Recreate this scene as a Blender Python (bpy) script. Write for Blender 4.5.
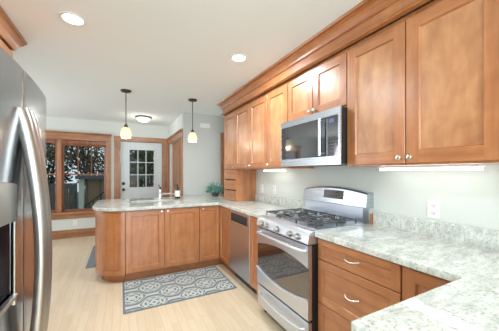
import bpy, bmesh, math, random
from mathutils import Vector, Matrix

for o in list(bpy.data.objects):
    bpy.data.objects.remove(o)
S = bpy.context.scene
COL = S.collection
PI = math.pi
random.seed(7)

# ------------------------------------------------------------------ camera
cd = bpy.data.cameras.new('camera')
cd.sensor_fit = 'HORIZONTAL'; cd.sensor_width = 36.0
cd.lens = 249.0 / 499.0 * 36.0
cd.shift_y = (172.75 - 165.5) / 499.0
cd.clip_start = 0.02
cam = bpy.data.objects.new('camera', cd); COL.objects.link(cam)
cam.location = (0, 0, 1.33)
cam.rotation_euler = (math.radians(90), 0, math.radians(-27.42))
S.camera = cam

# ------------------------------------------------------------------ world, lights, exposure
W = bpy.data.worlds.new('sky'); S.world = W; W.use_nodes = True
bg = W.node_tree.nodes['Background']
bg.inputs[0].default_value = (0.80, 0.90, 1.0, 1); bg.inputs[1].default_value = 0.75

def area(name, loc, rot, sx, sy, power, col=(1, 1, 1)):
    l = bpy.data.lights.new(name, 'AREA'); l.shape = 'RECTANGLE'
    l.size = sx; l.size_y = sy; l.energy = power; l.color = col
    o = bpy.data.objects.new(name, l); COL.objects.link(o)
    o.location = loc; o.rotation_euler = rot
    return o
# added fill lights, out of view: one behind the camera, one beside the nook
area('added_fill_rear', (-0.1, -3.05, 1.35), (math.radians(128), 0, 0), 2.2, 2.0, 140, (0.83, 0.93, 1.0))
area('added_fill_nook', (-2.85, 4.7, 1.45), (0, math.radians(-110), 0), 1.5, 1.7, 40, (0.90, 0.94, 1.0))
S.view_settings.view_transform = 'Standard'
S.view_settings.look = 'None'
S.view_settings.gamma = 1.0
S.view_settings.use_curve_mapping = False
S.view_settings.exposure = 0.24
try:
    S.cycles.use_denoising = True
    S.cycles.max_bounces = 10
    S.cycles.diffuse_bounces = 6
    S.cycles.sample_clamp_indirect = 6.0
except Exception:
    pass
CAN_POWER = 18.0

# ------------------------------------------------------------------ materials
def newmat(name):
    m = bpy.data.materials.new(name); m.use_nodes = True
    nt = m.node_tree; b = nt.nodes['Principled BSDF']
    return m, nt, b
def N(nt, t, **kw):
    n = nt.nodes.new(t)
    for k, v in kw.items(): setattr(n, k, v)
    return n
def plain(name, col, rough=0.5, metal=0.0, coat=0.0, emit=None, estr=0.0, trans=0.0, ior=1.45, bump=0.0, bscale=60, var=0.03):
    m, nt, b = newmat(name)
    b.inputs['Roughness'].default_value = rough
    b.inputs['Metallic'].default_value = metal
    b.inputs['Coat Weight'].default_value = coat
    b.inputs['Coat Roughness'].default_value = 0.12
    b.inputs['Transmission Weight'].default_value = trans
    b.inputs['IOR'].default_value = ior
    tc = N(nt, 'ShaderNodeTexCoord'); no = N(nt, 'ShaderNodeTexNoise')
    no.inputs['Scale'].default_value = bscale if bump else 9
    nt.links.new(tc.outputs['Object'], no.inputs['Vector'])
    mx = N(nt, 'ShaderNodeMix', data_type='RGBA')
    mx.inputs['A'].default_value = (*[c * (1 - var) for c in col], 1)
    mx.inputs['B'].default_value = (*[min(1, c * (1 + var)) for c in col], 1)
    nt.links.new(no.outputs['Fac'], mx.inputs['Factor'])
    nt.links.new(mx.outputs['Result'], b.inputs['Base Color'])
    if bump:
        bp = N(nt, 'ShaderNodeBump'); bp.inputs['Strength'].default_value = bump; bp.inputs['Distance'].default_value = 0.002
        nt.links.new(no.outputs['Fac'], bp.inputs['Height']); nt.links.new(bp.outputs['Normal'], b.inputs['Normal'])
    if emit:
        b.inputs['Emission Color'].default_value = (*emit, 1); b.inputs['Emission Strength'].default_value = estr
    return m

def wood(name, c1, c2, c3, scale, rough=0.36, coat=0.8, figure=0.7):
    """grain runs along the axes with the small scale"""
    m, nt, b = newmat(name)
    tc = N(nt, 'ShaderNodeTexCoord'); oi = N(nt, 'ShaderNodeObjectInfo')
    add = N(nt, 'ShaderNodeVectorMath', operation='ADD')
    mul = N(nt, 'ShaderNodeVectorMath', operation='SCALE'); mul.inputs[0].default_value = (13.1, 7.7, 5.3)
    nt.links.new(oi.outputs['Random'], mul.inputs['Scale'])
    nt.links.new(tc.outputs['Object'], add.inputs[0]); nt.links.new(mul.outputs[0], add.inputs[1])
    mp = N(nt, 'ShaderNodeMapping'); mp.inputs['Scale'].default_value = scale
    nt.links.new(add.outputs[0], mp.inputs['Vector'])
    n1 = N(nt, 'ShaderNodeTexNoise'); n1.inputs['Scale'].default_value = 1.0; n1.inputs['Detail'].default_value = 5; n1.inputs['Roughness'].default_value = 0.62; n1.inputs['Distortion'].default_value = 0.6
    nt.links.new(mp.outputs[0], n1.inputs['Vector'])
    n2 = N(nt, 'ShaderNodeTexNoise'); n2.inputs['Scale'].default_value = 5.0; n2.inputs['Detail'].default_value = 3
    nt.links.new(add.outputs[0], n2.inputs['Vector'])
    r = N(nt, 'ShaderNodeValToRGB')
    e = r.color_ramp.elements
    e[0].position = 0.25; e[0].color = (*c1, 1); e[1].position = 0.75; e[1].color = (*c3, 1)
    k = e.new(0.5); k.color = (*c2, 1)
    nt.links.new(n1.outputs['Fac'], r.inputs['Fac'])
    mx = N(nt, 'ShaderNodeMix', data_type='RGBA', blend_type='SOFT_LIGHT'); mx.inputs['Factor'].default_value = figure
    nt.links.new(r.outputs['Color'], mx.inputs['A']); nt.links.new(n2.outputs['Color'], mx.inputs['B'])
    hs = N(nt, 'ShaderNodeMix', data_type='RGBA'); hs.inputs['Factor'].default_value = figure
    bw = N(nt, 'ShaderNodeRGBToBW'); nt.links.new(n2.outputs['Color'], bw.inputs[0])
    cc = N(nt, 'ShaderNodeMix', data_type='RGBA', blend_type='SOFT_LIGHT'); cc.inputs['Factor'].default_value = figure; n2.inputs['Distortion'].default_value = 1.2
    nt.links.new(r.outputs['Color'], cc.inputs['A']); nt.links.new(bw.outputs[0], cc.inputs['B'])
    nt.links.new(cc.outputs['Result'], b.inputs['Base Color'])
    b.inputs['Roughness'].default_value = rough
    b.inputs['Coat Weight'].default_value = coat; b.inputs['Coat Roughness'].default_value = 0.30; b.inputs['Coat IOR'].default_value = 1.6
    return m

C1, C2, C3 = (0.33, 0.115, 0.034), (0.42, 0.157, 0.050), (0.53, 0.215, 0.078)
M = {}
M['woodV'] = wood('cherry_vertical', C1, C2, C3, (26, 26, 1.6))
M['woodGlare'] = wood('figured_cherry_glare_panel', (0.40, 0.165, 0.062), (0.50, 0.228, 0.092), (0.60, 0.30, 0.135), (14, 14, 3.0), figure=0.9)  # figured panel wood, lightened to carry the glare on wall-cabinet doors
M['woodH'] = wood('cherry_horizontal', C1, C2, C3, (1.8, 1.8, 30))
M['oak'] = wood('stained_oak_trim', (0.19, 0.080, 0.032), (0.36, 0.165, 0.075), (0.45, 0.23, 0.115), (30, 30, 1.5), 0.4, 0.2)
M['oakH'] = wood('stained_oak_rail', (0.19, 0.080, 0.032), (0.36, 0.165, 0.075), (0.45, 0.23, 0.115), (1.5, 1.5, 30), 0.4, 0.2)
M['redwood'] = wood('window_sash_wood', (0.16, 0.045, 0.020), (0.24, 0.075, 0.034), (0.31, 0.105, 0.05), (24, 24, 2), 0.35, 0.3)
M['toe'] = wood('toe_kick_wood', (0.27, 0.10, 0.036), (0.34, 0.13, 0.05), (0.40, 0.16, 0.066), (1.8, 1.8, 30), 0.45, 0.1)
M['gap'] = plain('dark_recess', (0.05, 0.02, 0.01), 0.8)
M['wall'] = plain('wall_paint_pale_sage', (0.655, 0.69, 0.655), 0.75, bump=0.05, bscale=180, var=0.01)
M['wall_grey'] = plain('wall_paint_cool_grey', (0.56, 0.58, 0.57), 0.75, bump=0.05, bscale=180, var=0.01)
M['ceiling'] = plain('ceiling_paint', (0.79, 0.84, 0.84), 0.9, bump=0.05, bscale=150, var=0.01)
M['white'] = plain('white_paint', (0.80, 0.81, 0.80), 0.4)
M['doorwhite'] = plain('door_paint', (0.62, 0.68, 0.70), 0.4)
M['plastic'] = plain('white_plastic', (0.82, 0.82, 0.80), 0.35)
M['slot'] = plain('slot_dark', (0.03, 0.03, 0.03), 0.6)
M['bronze'] = plain('dark_bronze', (0.085, 0.05, 0.035), 0.4, 0.7)
M['nickel'] = plain('brushed_nickel', (0.72, 0.70, 0.66), 0.28, 1.0)
M['knobmetal'] = plain('dark_nickel', (0.42, 0.40, 0.38), 0.35, 1.0)
M['chrome'] = plain('chrome', (0.85, 0.86, 0.87), 0.10, 1.0)
M['iron'] = plain('cast_iron', (0.07, 0.072, 0.076), 0.32)
M['blackglass'] = plain('black_glass', (0.010, 0.010, 0.012), 0.03, coat=1.0, ior=2.0)
M['ovenglass'] = plain('oven_glass_tinted', (0.022, 0.009, 0.006), 0.03, coat=1.0, ior=2.1)
M['blackplastic'] = plain('black_plastic', (0.02, 0.02, 0.022), 0.35)
M['darkgrey'] = plain('grey_enamel', (0.12, 0.12, 0.125), 0.45)
M['display'] = plain('lit_display', (0.02, 0.02, 0.05), 0.2, emit=(0.45, 0.50, 1.0), estr=0.3)
M['button'] = plain('button_grey', (0.16, 0.15, 0.17), 0.4)
M['shade'] = plain('frosted_shade', (0.80, 0.68, 0.46), 0.4, emit=(1.0, 0.78, 0.45), estr=0.42)
M['bowl'] = plain('frosted_bowl', (0.9, 0.9, 0.86), 0.4, emit=(1.0, 0.96, 0.88), estr=1.3)
M['lens'] = plain('can_lens', (0.9, 0.9, 0.9), 0.4, emit=(1.0, 0.98, 0.94), estr=14)
M['strip'] = plain('led_strip', (0.9, 0.9, 0.9), 0.4, emit=(1.0, 0.98, 0.93), estr=3.6)
M['soap'] = plain('dark_soap_glass', (0.03, 0.018, 0.02), 0.12, coat=0.5)
M['label'] = plain('paper_label', (0.86, 0.85, 0.84), 0.6)
M['shrub'] = plain('shrub_leaves', (0.045, 0.065, 0.022), 0.7, var=0.6)
M['leaf'] = plain('blue_green_leaf', (0.10, 0.32, 0.28), 0.5, var=0.5)
M['leafpale'] = plain('pale_leaf', (0.32, 0.56, 0.52), 0.5, var=0.4)
M['berry'] = plain('dark_berry', (0.03, 0.02, 0.06), 0.3)
M['stem'] = plain('plant_stem', (0.10, 0.14, 0.06), 0.6)
M['pot'] = plain('dark_planter', (0.06, 0.075, 0.08), 0.4)
M['bark'] = plain('tree_bark', (0.075, 0.06, 0.048), 0.9, var=0.4)
M['foliage'] = plain('tree_leaves', (0.07, 0.10, 0.035), 0.7, var=0.6)
M['foliage2'] = plain('tree_leaves_brownish', (0.14, 0.12, 0.06), 0.7, var=0.5)
M['ground'] = plain('garden_ground', (0.13, 0.13, 0.10), 0.95, var=0.4, bump=0.4, bscale=20)
M['fencewood'] = wood('weathered_boards', (0.075, 0.07, 0.062), (0.105, 0.10, 0.088), (0.14, 0.13, 0.115), (20, 20, 1.5), 0.8, 0.0)
M['tan'] = plain('tan_panel', (0.22, 0.155, 0.095), 0.7)
M['greyroof'] = plain('grey_eave', (0.10, 0.105, 0.105), 0.8)
M['paleposts'] = plain('pale_post_paint', (0.50, 0.53, 0.48), 0.6)
M['mat'] = plain('blue_grey_mat', (0.20, 0.235, 0.26), 0.95, bump=0.5, bscale=250, var=0.15)

def glassmat():
    m, nt, b = newmat('window_glass')
    nt.nodes.remove(b)
    out = nt.nodes['Material Output']
    g = N(nt, 'ShaderNodeBsdfGlossy'); g.inputs['Roughness'].default_value = 0.02
    t = N(nt, 'ShaderNodeBsdfTransparent'); t.inputs[0].default_value = (0.94, 0.97, 0.96, 1)
    f = N(nt, 'ShaderNodeFresnel'); f.inputs[0].default_value = 1.12
    mx = N(nt, 'ShaderNodeMixShader')
    nt.links.new(f.outputs[0], mx.inputs[0]); nt.links.new(t.outputs[0], mx.inputs[1]); nt.links.new(g.outputs[0], mx.inputs[2])
    nt.links.new(mx.outputs[0], out.inputs[0])
    return m
M['glass'] = glassmat()

def steel(name, scale, base=(0.64, 0.70, 0.79), rough=0.31):
    m, nt, b = newmat(name)
    b.inputs['Metallic'].default_value = 1.0
    tc = N(nt, 'ShaderNodeTexCoord'); mp = N(nt, 'ShaderNodeMapping'); mp.inputs['Scale'].default_value = scale
    no = N(nt, 'ShaderNodeTexNoise'); no.inputs['Scale'].default_value = 1.0; no.inputs['Detail'].default_value = 3
    nt.links.new(tc.outputs['Object'], mp.inputs[0]); nt.links.new(mp.outputs[0], no.inputs['Vector'])
    mr = N(nt, 'ShaderNodeMapRange'); mr.inputs[3].default_value = rough - 0.06; mr.inputs[4].default_value = rough + 0.07
    nt.links.new(no.outputs['Fac'], mr.inputs[0]); nt.links.new(mr.outputs[0], b.inputs['Roughness'])
    mx = N(nt, 'ShaderNodeMix', data_type='RGBA')
    mx.inputs['A'].default_value = (*[c * 0.93 for c in base], 1); mx.inputs['B'].default_value = (*[c * 1.06 for c in base], 1)
    nt.links.new(no.outputs['Fac'], mx.inputs['Factor']); nt.links.new(mx.outputs['Result'], b.inputs['Base Color'])
    return m
M['steelH'] = steel('stainless_brushed_across', (3, 3, 400))
M['handlesteel'] = steel('stainless_handle', (8, 8, 2), (0.46, 0.455, 0.44), 0.33)
M['steelV'] = steel('stainless_brushed_down', (300, 300, 3), (0.47, 0.49, 0.52), 0.17)
M['steelbright'] = steel('stainless_bright', (3, 3, 300), (0.74, 0.79, 0.88), 0.34)
M['steelmw'] = steel('stainless_microwave', (3, 3, 300), (0.56, 0.60, 0.65), 0.27)
M['steeldw'] = steel('stainless_dishwasher', (3, 3, 400), (0.60, 0.58, 0.56), 0.30)

def granite():
    m, nt, b = newmat('granite_white')
    tc = N(nt, 'ShaderNodeTexCoord')
    def noise(sc, det, rough=0.6, stretch=None):
        n = N(nt, 'ShaderNodeTexNoise'); n.inputs['Scale'].default_value = sc; n.inputs['Detail'].default_value = det; n.inputs['Roughness'].default_value = rough
        if stretch:
            mp = N(nt, 'ShaderNodeMapping'); mp.inputs['Scale'].default_value = stretch; mp.inputs['Rotation'].default_value = (0, 0, 0.35)
            nt.links.new(tc.outputs['Object'], mp.inputs[0]); nt.links.new(mp.outputs[0], n.inputs['Vector'])
        else:
            nt.links.new(tc.outputs['Object'], n.inputs['Vector'])
        return n
    def ramp(src, p0, c0, p1, c1):
        r = N(nt, 'ShaderNodeValToRGB'); e = r.color_ramp.elements
        e[0].position = p0; e[0].color = (*c0, 1); e[1].position = p1; e[1].color = (*c1, 1)
        nt.links.new(src, r.inputs['Fac']); return r
    a = noise(9, 6, 0.7, (1.0, 2.6, 1.6))
    base = ramp(a.outputs['Fac'], 0.32, (0.42, 0.45, 0.42), 0.60, (0.74, 0.77, 0.73))
    g = noise(85, 4, 0.7)
    gm = ramp(g.outputs['Fac'], 0.35, (0, 0, 0), 0.46, (1, 1, 1))
    mx1 = N(nt, 'ShaderNodeMix', data_type='RGBA'); mx1.inputs['A'].default_value = (0.33, 0.345, 0.325, 1)
    nt.links.new(gm.outputs[0], mx1.inputs['Factor']); nt.links.new(base.outputs[0], mx1.inputs['B'])
    r2 = noise(38, 5, 0.75)
    rm = ramp(r2.outputs['Fac'], 0.66, (0, 0, 0), 0.71, (1, 1, 1))
    mx2 = N(nt, 'ShaderNodeMix', data_type='RGBA'); mx2.inputs['B'].default_value = (0.20, 0.13, 0.10, 1)
    nt.links.new(rm.outputs[0], mx2.inputs['Factor']); nt.links.new(mx1.outputs['Result'], mx2.inputs['A'])
    nt.links.new(mx2.outputs['Result'], b.inputs['Base Color'])
    b.inputs['Roughness'].default_value = 0.055
    return m
M['granite'] = granite()

def floor_mat():
    m, nt, b = newmat('oak_floor_boards')
    tc = N(nt, 'ShaderNodeTexCoord'); mp = N(nt, 'ShaderNodeMapping'); mp.inputs['Rotation'].default_value = (0, 0, math.radians(90))
    nt.links.new(tc.outputs['Object'], mp.inputs[0])
    br = N(nt, 'ShaderNodeTexBrick')
    br.inputs['Color1'].default_value = (0.67, 0.535, 0.37, 1); br.inputs['Color2'].default_value = (0.73, 0.605, 0.44, 1)
    br.inputs['Mortar'].default_value = (0.58, 0.46, 0.33, 1); br.inputs['Scale'].default_value = 1.0
    br.inputs['Mortar Size'].default_value = 0.0016; br.inputs['Brick Width'].default_value = 0.95; br.inputs['Row Height'].default_value = 0.066
    br.offset = 0.37
    nt.links.new(mp.outputs[0], br.inputs['Vector'])
    m2 = N(nt, 'ShaderNodeMapping'); m2.inputs['Scale'].default_value = (55, 3.5, 1)
    nt.links.new(tc.outputs['Object'], m2.inputs[0])
    no = N(nt, 'ShaderNodeTexNoise'); no.inputs['Scale'].default_value = 1; no.inputs['Detail'].default_value = 5; no.inputs['Distortion'].default_value = 0.8
    nt.links.new(m2.outputs[0], no.inputs['Vector'])
    mx = N(nt, 'ShaderNodeMix', data_type='RGBA', blend_type='SOFT_LIGHT'); mx.inputs['Factor'].default_value = 0.35
    nt.links.new(br.outputs['Color'], mx.inputs['A']); nt.links.new(no.outputs['Fac'], mx.inputs['B'])
    nt.links.new(mx.outputs['Result'], b.inputs['Base Color'])
    b.inputs['Roughness'].default_value = 0.30
    return m
M['floor'] = floor_mat()

def rug_mat(cx, cy):
    """staggered ogee trellis with a flower medallion in every cell; object coordinates centred on the rug"""
    m, nt, b = newmat('rug_trellis_weave')
    tc = N(nt, 'ShaderNodeTexCoord'); sp = N(nt, 'ShaderNodeSeparateXYZ'); nt.links.new(tc.outputs['Object'], sp.inputs[0])
    def ma(op, a, bb=None, c=None):
        n = N(nt, 'ShaderNodeMath', operation=op)
        for i, v in enumerate((a, bb, c)):
            if v is None: continue
            if isinstance(v, (int, float)): n.inputs[i].default_value = v
            else: nt.links.new(v, n.inputs[i])
        return n.outputs[0]
    PX, PY = 0.40, 0.385       # repeat
    X = ma('MULTIPLY', ma('ADD', sp.outputs[0], 0.10), 2 * PI / PX); Y = ma('MULTIPLY', ma('ADD', sp.outputs[1], 0.11), 2 * PI / PY)
    cxx = ma('COSINE', X); cyy = ma('COSINE', Y)
    f = ma('ADD', cxx, cyy)
    f = ma('ADD', f, ma('MULTIPLY', ma('MULTIPLY', ma('COSINE', ma('MULTIPLY', X, 2)), cyy), 0.30))
    af = ma('ABSOLUTE', f)
    band = ma('MULTIPLY', ma('GREATER_THAN', af, 0.20), ma('LESS_THAN', af, 0.34))
    det = ma('MULTIPLY', ma('COSINE', ma('MULTIPLY', X, 5)), ma('COSINE', ma('MULTIPLY', Y, 4)))
    flower = ma('GREATER_THAN', ma('ADD', det, ma('MULTIPLY', ma('COSINE', ma('MULTIPLY', af, 9)), 0.9)), -0.25)
    inside = ma('GREATER_THAN', af, 0.48)
    pale = ma('MAXIMUM', band, ma('MULTIPLY', inside, flower))
    # border
    ax = ma('ABSOLUTE', sp.outputs[0]); ay = ma('ABSOLUTE', sp.outputs[1])
    edge = ma('MAXIMUM', ma('GREATER_THAN', ax, 0.565), ma('GREATER_THAN', ay, 0.378))
    pale = ma('MULTIPLY', pale, ma('SUBTRACT', 1.0, edge))
    no = N(nt, 'ShaderNodeTexNoise'); no.inputs['Scale'].default_value = 220; nt.links.new(tc.outputs['Object'], no.inputs['Vector'])
    mx = N(nt, 'ShaderNodeMix', data_type='RGBA'); mx.inputs['A'].default_value = (0.16, 0.195, 0.22, 1); mx.inputs['B'].default_value = (0.52, 0.55, 0.52, 1)
    nt.links.new(pale, mx.inputs['Factor'])
    m2 = N(nt, 'ShaderNodeMix', data_type='RGBA'); m2.inputs['B'].default_value = (0.12, 0.145, 0.165, 1)
    nt.links.new(ma('MULTIPLY', ma('LESS_THAN', af, 0.02), 0.5), m2.inputs['Factor']); nt.links.new(mx.outputs['Result'], m2.inputs['A'])
    m3 = N(nt, 'ShaderNodeMix', data_type='RGBA', blend_type='SOFT_LIGHT'); m3.inputs['Factor'].default_value = 0.4
    nt.links.new(m2.outputs['Result'], m3.inputs['A']); nt.links.new(no.outputs['Fac'], m3.inputs['B'])
    nt.links.new(m3.outputs['Result'], b.inputs['Base Color'])
    b.inputs['Roughness'].default_value = 0.95
    return m

# ------------------------------------------------------------------ mesh helpers
class MB:
    def __init__(s): s.v = []; s.f = []; s.m = []
    def face(s, pts, mi=0):
        i = len(s.v); s.v += [Vector(p) for p in pts]; s.f.append(list(range(i, i + len(pts)))); s.m.append(mi)
    def grid(s, rows, mi=0, closed=False):
        i = len(s.v); n = len(rows[0])
        for r in rows: s.v += [Vector(p) for p in r]
        for a in range(len(rows) - 1):
            for c in range(n if closed else n - 1):
                d = (c + 1) % n
                s.f.append([i + a * n + c, i + a * n + d, i + (a + 1) * n + d, i + (a + 1) * n + c]); s.m.append(mi)
        return i
    def box(s, x0, x1, y0, y1, z0, z1, mi=0):
        i = len(s.v)
        s.v += [Vector(p) for p in ((x0, y0, z0), (x1, y0, z0), (x1, y1, z0), (x0, y1, z0), (x0, y0, z1), (x1, y0, z1), (x1, y1, z1), (x0, y1, z1))]
        for q in ((0, 3, 2, 1), (4, 5, 6, 7), (0, 1, 5, 4), (1, 2, 6, 5), (2, 3, 7, 6), (3, 0, 4, 7)):
            s.f.append([i + k for k in q]); s.m.append(mi)
        return s
    def prism(s, poly, z0, z1, mi=0, fn=None):
        """poly: 2D points; fn maps (a, b, h) to xyz"""
        fn = fn or (lambda a, b, h: (a, b, h))
        i = len(s.v); n = len(poly)
        s.v += [Vector(fn(a, b, z0)) for a, b in poly] + [Vector(fn(a, b, z1)) for a, b in poly]
        s.f.append([i + k for k in range(n)][::-1]); s.m.append(mi)
        s.f.append([i + n + k for k in range(n)]); s.m.append(mi)
        for k in range(n):
            l = (k + 1) % n
            s.f.append([i + k, i + l, i + n + l, i + n + k]); s.m.append(mi)
        return s
    def lathe(s, c, prof, axis=(0, 0, 1), seg=24, mi=0):
        """prof: (radius, height along axis)"""
        ax = Vector(axis).normalized(); t = Vector((1, 0, 0)) if abs(ax.x) < 0.9 else Vector((0, 1, 0))
        u = ax.cross(t).normalized(); w = ax.cross(u)
        rows = []
        for r, h in prof:
            r = max(r, 1e-5)
            rows.append([Vector(c) + ax * h + (u * math.cos(2 * PI * k / seg) + w * math.sin(2 * PI * k / seg)) * r for k in range(seg)])
        s.grid(rows, mi, True); return s
    def tube(s, path, r, seg=10, mi=0, cap=True, flat=1.0, up=(0, 0, 1)):
        P = [Vector(p) for p in path]; rows = []
        R = r if isinstance(r, (list, tuple)) else [r] * len(P)
        for k, p in enumerate(P):
            d = (P[min(k + 1, len(P) - 1)] - P[max(k - 1, 0)]).normalized()
            t = Vector(up)
            if abs(d.dot(t)) > 0.95: t = Vector((0, 1, 0))
            u = d.cross(t).normalized(); w = d.cross(u)
            rows.append([p + u * math.cos(2 * PI * j / seg) * R[k] + w * math.sin(2 * PI * j / seg) * R[k] * flat for j in range(seg)])
        i = s.grid(rows, mi, True)
        if cap:
            n = seg
            s.f.append([i + j for j in range(n)]); s.m.append(mi)
            b = i + (len(rows) - 1) * n
            s.f.append([b + j for j in range(n)][::-1]); s.m.append(mi)
        return s
    def shaker(s, O, U, V, Nn, w, h, st=0.062, t=0.02, rec=0.012, flip=False, pm=None):
        """framed door: O = lower corner of the FRONT face; slot 0 = vertical grain, slot 1 = horizontal grain"""
        O, U, V, Nn = Vector(O), Vector(U), Vector(V), Vector(Nn)
        P = lambda a, b, n: O + U * a + V * b + Nn * n
        sl = 0.006; st2 = min(st, h * 0.3); stw = min(st, w * 0.3)
        e = 0.002
        q = lambda pts, mi: s.face([P(*p) for p in pts], mi)
        a0, a1, b0, b1 = e, w - e, e, h - e
        q([(a0, b0, 0), (stw, b0, 0), (stw, b1, 0), (a0, b1, 0)], 0)
        q([(w - stw, b0, 0), (a1, b0, 0), (a1, b1, 0), (w - stw, b1, 0)], 0)
        q([(stw, b0, 0), (w - stw, b0, 0), (w - stw, st2, 0), (stw, st2, 0)], 1)
        q([(stw, h - st2, 0), (w - stw, h - st2, 0), (w - stw, b1, 0), (stw, b1, 0)], 1)
        i0, i1, j0, j1 = stw, w - stw, st2, h - st2
        k0, k1, l0, l1 = stw + sl, w - stw - sl, st2 + sl, h - st2 - sl
        q([(i0, j0, 0), (i0, j1, 0), (k0, l1, -rec), (k0, l0, -rec)], 0)
        q([(i1, j1, 0), (i1, j0, 0), (k1, l0, -rec), (k1, l1, -rec)], 0)
        q([(i1, j0, 0), (i0, j0, 0), (k0, l0, -rec), (k1, l0, -rec)], 1)
        q([(i0, j1, 0), (i1, j1, 0), (k1, l1, -rec), (k0, l1, -rec)], 1)
        q([(k0, l0, -rec), (k1, l0, -rec), (k1, l1, -rec), (k0, l1, -rec)], pm if pm is not None else (1 if flip else 0))
        # chamfered outer edge, sides, back
        ring = lambda d, n: [(d, d, n), (w - d, d, n), (w - d, h - d, n), (d, h - d, n)]
        r0, r1, r2 = ring(e, 0), ring(0, -e), ring(0, -t)
        for A, B in ((r0, r1), (r1, r2)):
            for k in range(4):
                l = (k + 1) % 4; q([A[k], B[k], B[l], A[l]], 0)
        q(r2[::-1], 0)
        return s
    def build(s, name, mats, parent=None, bevel=0.0, smooth=None, label=None, subd=0):
        me = bpy.data.meshes.new(name)
        off = parent_loc(parent) if parent else Vector((0, 0, 0))
        me.from_pydata([tuple(p - off) for p in s.v], [], s.f)
        if not isinstance(mats, (list, tuple)): mats = [mats]
        for m in mats: me.materials.append(M[m] if isinstance(m, str) else m)
        me.polygons.foreach_set('material_index', s.m)
        bm = bmesh.new(); bm.from_mesh(me)
        bmesh.ops.remove_doubles(bm, verts=bm.verts, dist=1e-5)
        bmesh.ops.recalc_face_normals(bm, faces=bm.faces)
        bm.to_mesh(me); bm.free()
        if smooth is not None:
            me.polygons.foreach_set('use_smooth', [True] * len(me.polygons))
            me.set_sharp_from_angle(angle=math.radians(smooth))
        o = bpy.data.objects.new(name, me); COL.objects.link(o)
        if parent: o.parent = parent
        if bevel:
            b = o.modifiers.new('edge', 'BEVEL'); b.width = bevel; b.segments = 2; b.limit_method = 'ANGLE'; b.angle_limit = math.radians(40)
        if label: o['label'] = label
        return o

def parent_loc(p):
    v = Vector((0, 0, 0))
    while p is not None:
        v += p.location; p = p.parent
    return v
def thing(name, label, cat, loc=(0, 0, 0), group=None):
    o = bpy.data.objects.new(name, None); COL.objects.link(o); o.empty_display_size = 0.05
    o.location = loc; o['label'] = label; o['category'] = cat
    if group: o['group'] = group
    return o
def tag(o, label, cat, group=None):
    o['label'] = label; o['category'] = cat
    if group: o['group'] = group
    return o
def structure(o):
    o['kind'] = 'structure'; return o
def sroot(name, loc=(0, 0, 0)):
    o = bpy.data.objects.new(name, None); COL.objects.link(o); o.location = loc; o['kind'] = 'structure'; return o
def arc(cx, cy, r, a0, a1, n):
    return [(cx + r * math.cos(math.radians(a0 + (a1 - a0) * k / n)), cy + r * math.sin(math.radians(a0 + (a1 - a0) * k / n))) for k in range(n + 1)]
def copy_tree(o, loc, parent=None):
    c = o.copy(); COL.objects.link(c); c.parent = parent
    if parent is None: c.location = loc
    for ch in list(o.children): copy_tree(ch, None, c)
    return c
def knob(parent, p, axis):
    MB().lathe(p, [(0.0055, 0), (0.0055, 0.012), (0.013, 0.017), (0.0155, 0.023), (0.012, 0.029), (0, 0.031)], axis, 16).build('knob', 'nickel', parent, smooth=40)
def arch_pull(parent, p, u, n, w=0.10, r=0.0045, name='handle'):
    p, u, n = Vector(p), Vector(u), Vector(n)
    path = []
    for k in range(13):
        t = k / 12
        path.append(p + u * (t - 0.5) * w + n * 0.028 * math.sin(PI * t) ** 0.6 + Vector((0, 0, -0.008 * math.sin(PI * t))))
    rr = [r * (1.5 - 0.6 * math.sin(PI * k / 12)) for k in range(13)]
    MB().tube(path, rr, 8).build(name, 'nickel', parent, smooth=50)

CEIL = 2.44
XW, YB, XS, YF = 1.83, 6.2, 1.03, 4.62      # right wall, far wall, nook return wall, wall facing the camera

# ------------------------------------------------------------------ setting
structure(MB().box(-3.2, 2.1, -3.4, 6.35, -0.08, 0).build('floor', 'floor'))
structure(MB().box(-3.2, 2.1, -3.4, 6.35, CEIL, CEIL + 0.08).build('ceiling', 'ceiling'))
structure(MB().box(XW, XW + 0.12, -3.2, YF + 0.12, 0, CEIL).build('wall_right', 'wall'))
def wall_holes_y(name, y0, y1, x0, x1, holes, mat):
    """wall in the xz plane with rectangular holes (sorted by x)"""
    mb = MB(); x = x0
    for hx0, hx1, hz0, hz1 in holes:
        mb.box(x, hx0, y0, y1, 0, CEIL)
        if hz0 > 0: mb.box(hx0, hx1, y0, y1, 0, hz0)
        mb.box(hx0, hx1, y0, y1, hz1, CEIL); x = hx1
    mb.box(x, x1, y0, y1, 0, CEIL)
    return structure(mb.build(name, mat))
WIN = (-2.10, -0.275, 0.50, 2.05)
DOOR = (0.0, 0.88, 0.0, 2.03)
wall_holes_y('wall_back', YB, YB + 0.12, -3.0, XS + 0.12, [WIN, DOOR], 'wall')
mb = MB(); mb.box(XS, XS + 0.12, YF + 0.12, 4.77, 0, CEIL); mb.box(XS, XS + 0.12, 6.05, YB, 0, CEIL); mb.box(XS, XS + 0.12, 4.77, 6.05, 2.0, CEIL)
structure(mb.build('wall_nook', 'wall'))
structure(MB().box(XS, XW, YF, YF + 0.12, 0, CEIL).build('wall_facing', 'wall_grey'))
structure(MB().box(-1.37, -1.25, -3.2, 3.0, 0, CEIL).build('wall_left', 'wall'))
structure(MB().box(-3.0, -1.25, 3.0, 3.12, 0, CEIL).build('wall_return', 'wall'))
mb = MB(); mb.box(-3.12, -3.0, 3.0, 3.85, 0, CEIL); mb.box(-3.12, -3.0, 5.55, YB + 0.12, 0, CEIL); mb.box(-3.12, -3.0, 3.85, 5.55, 0, 0.55); mb.box(-3.12, -3.0, 3.85, 5.55, 2.3, CEIL)
structure(mb.build('wall_side', 'wall'))
wall_holes_y('wall_rear', -3.32, -3.2, -1.37, XW + 0.12, [(-1.2, 1.0, 0.1, 2.3)], 'wall')

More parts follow.
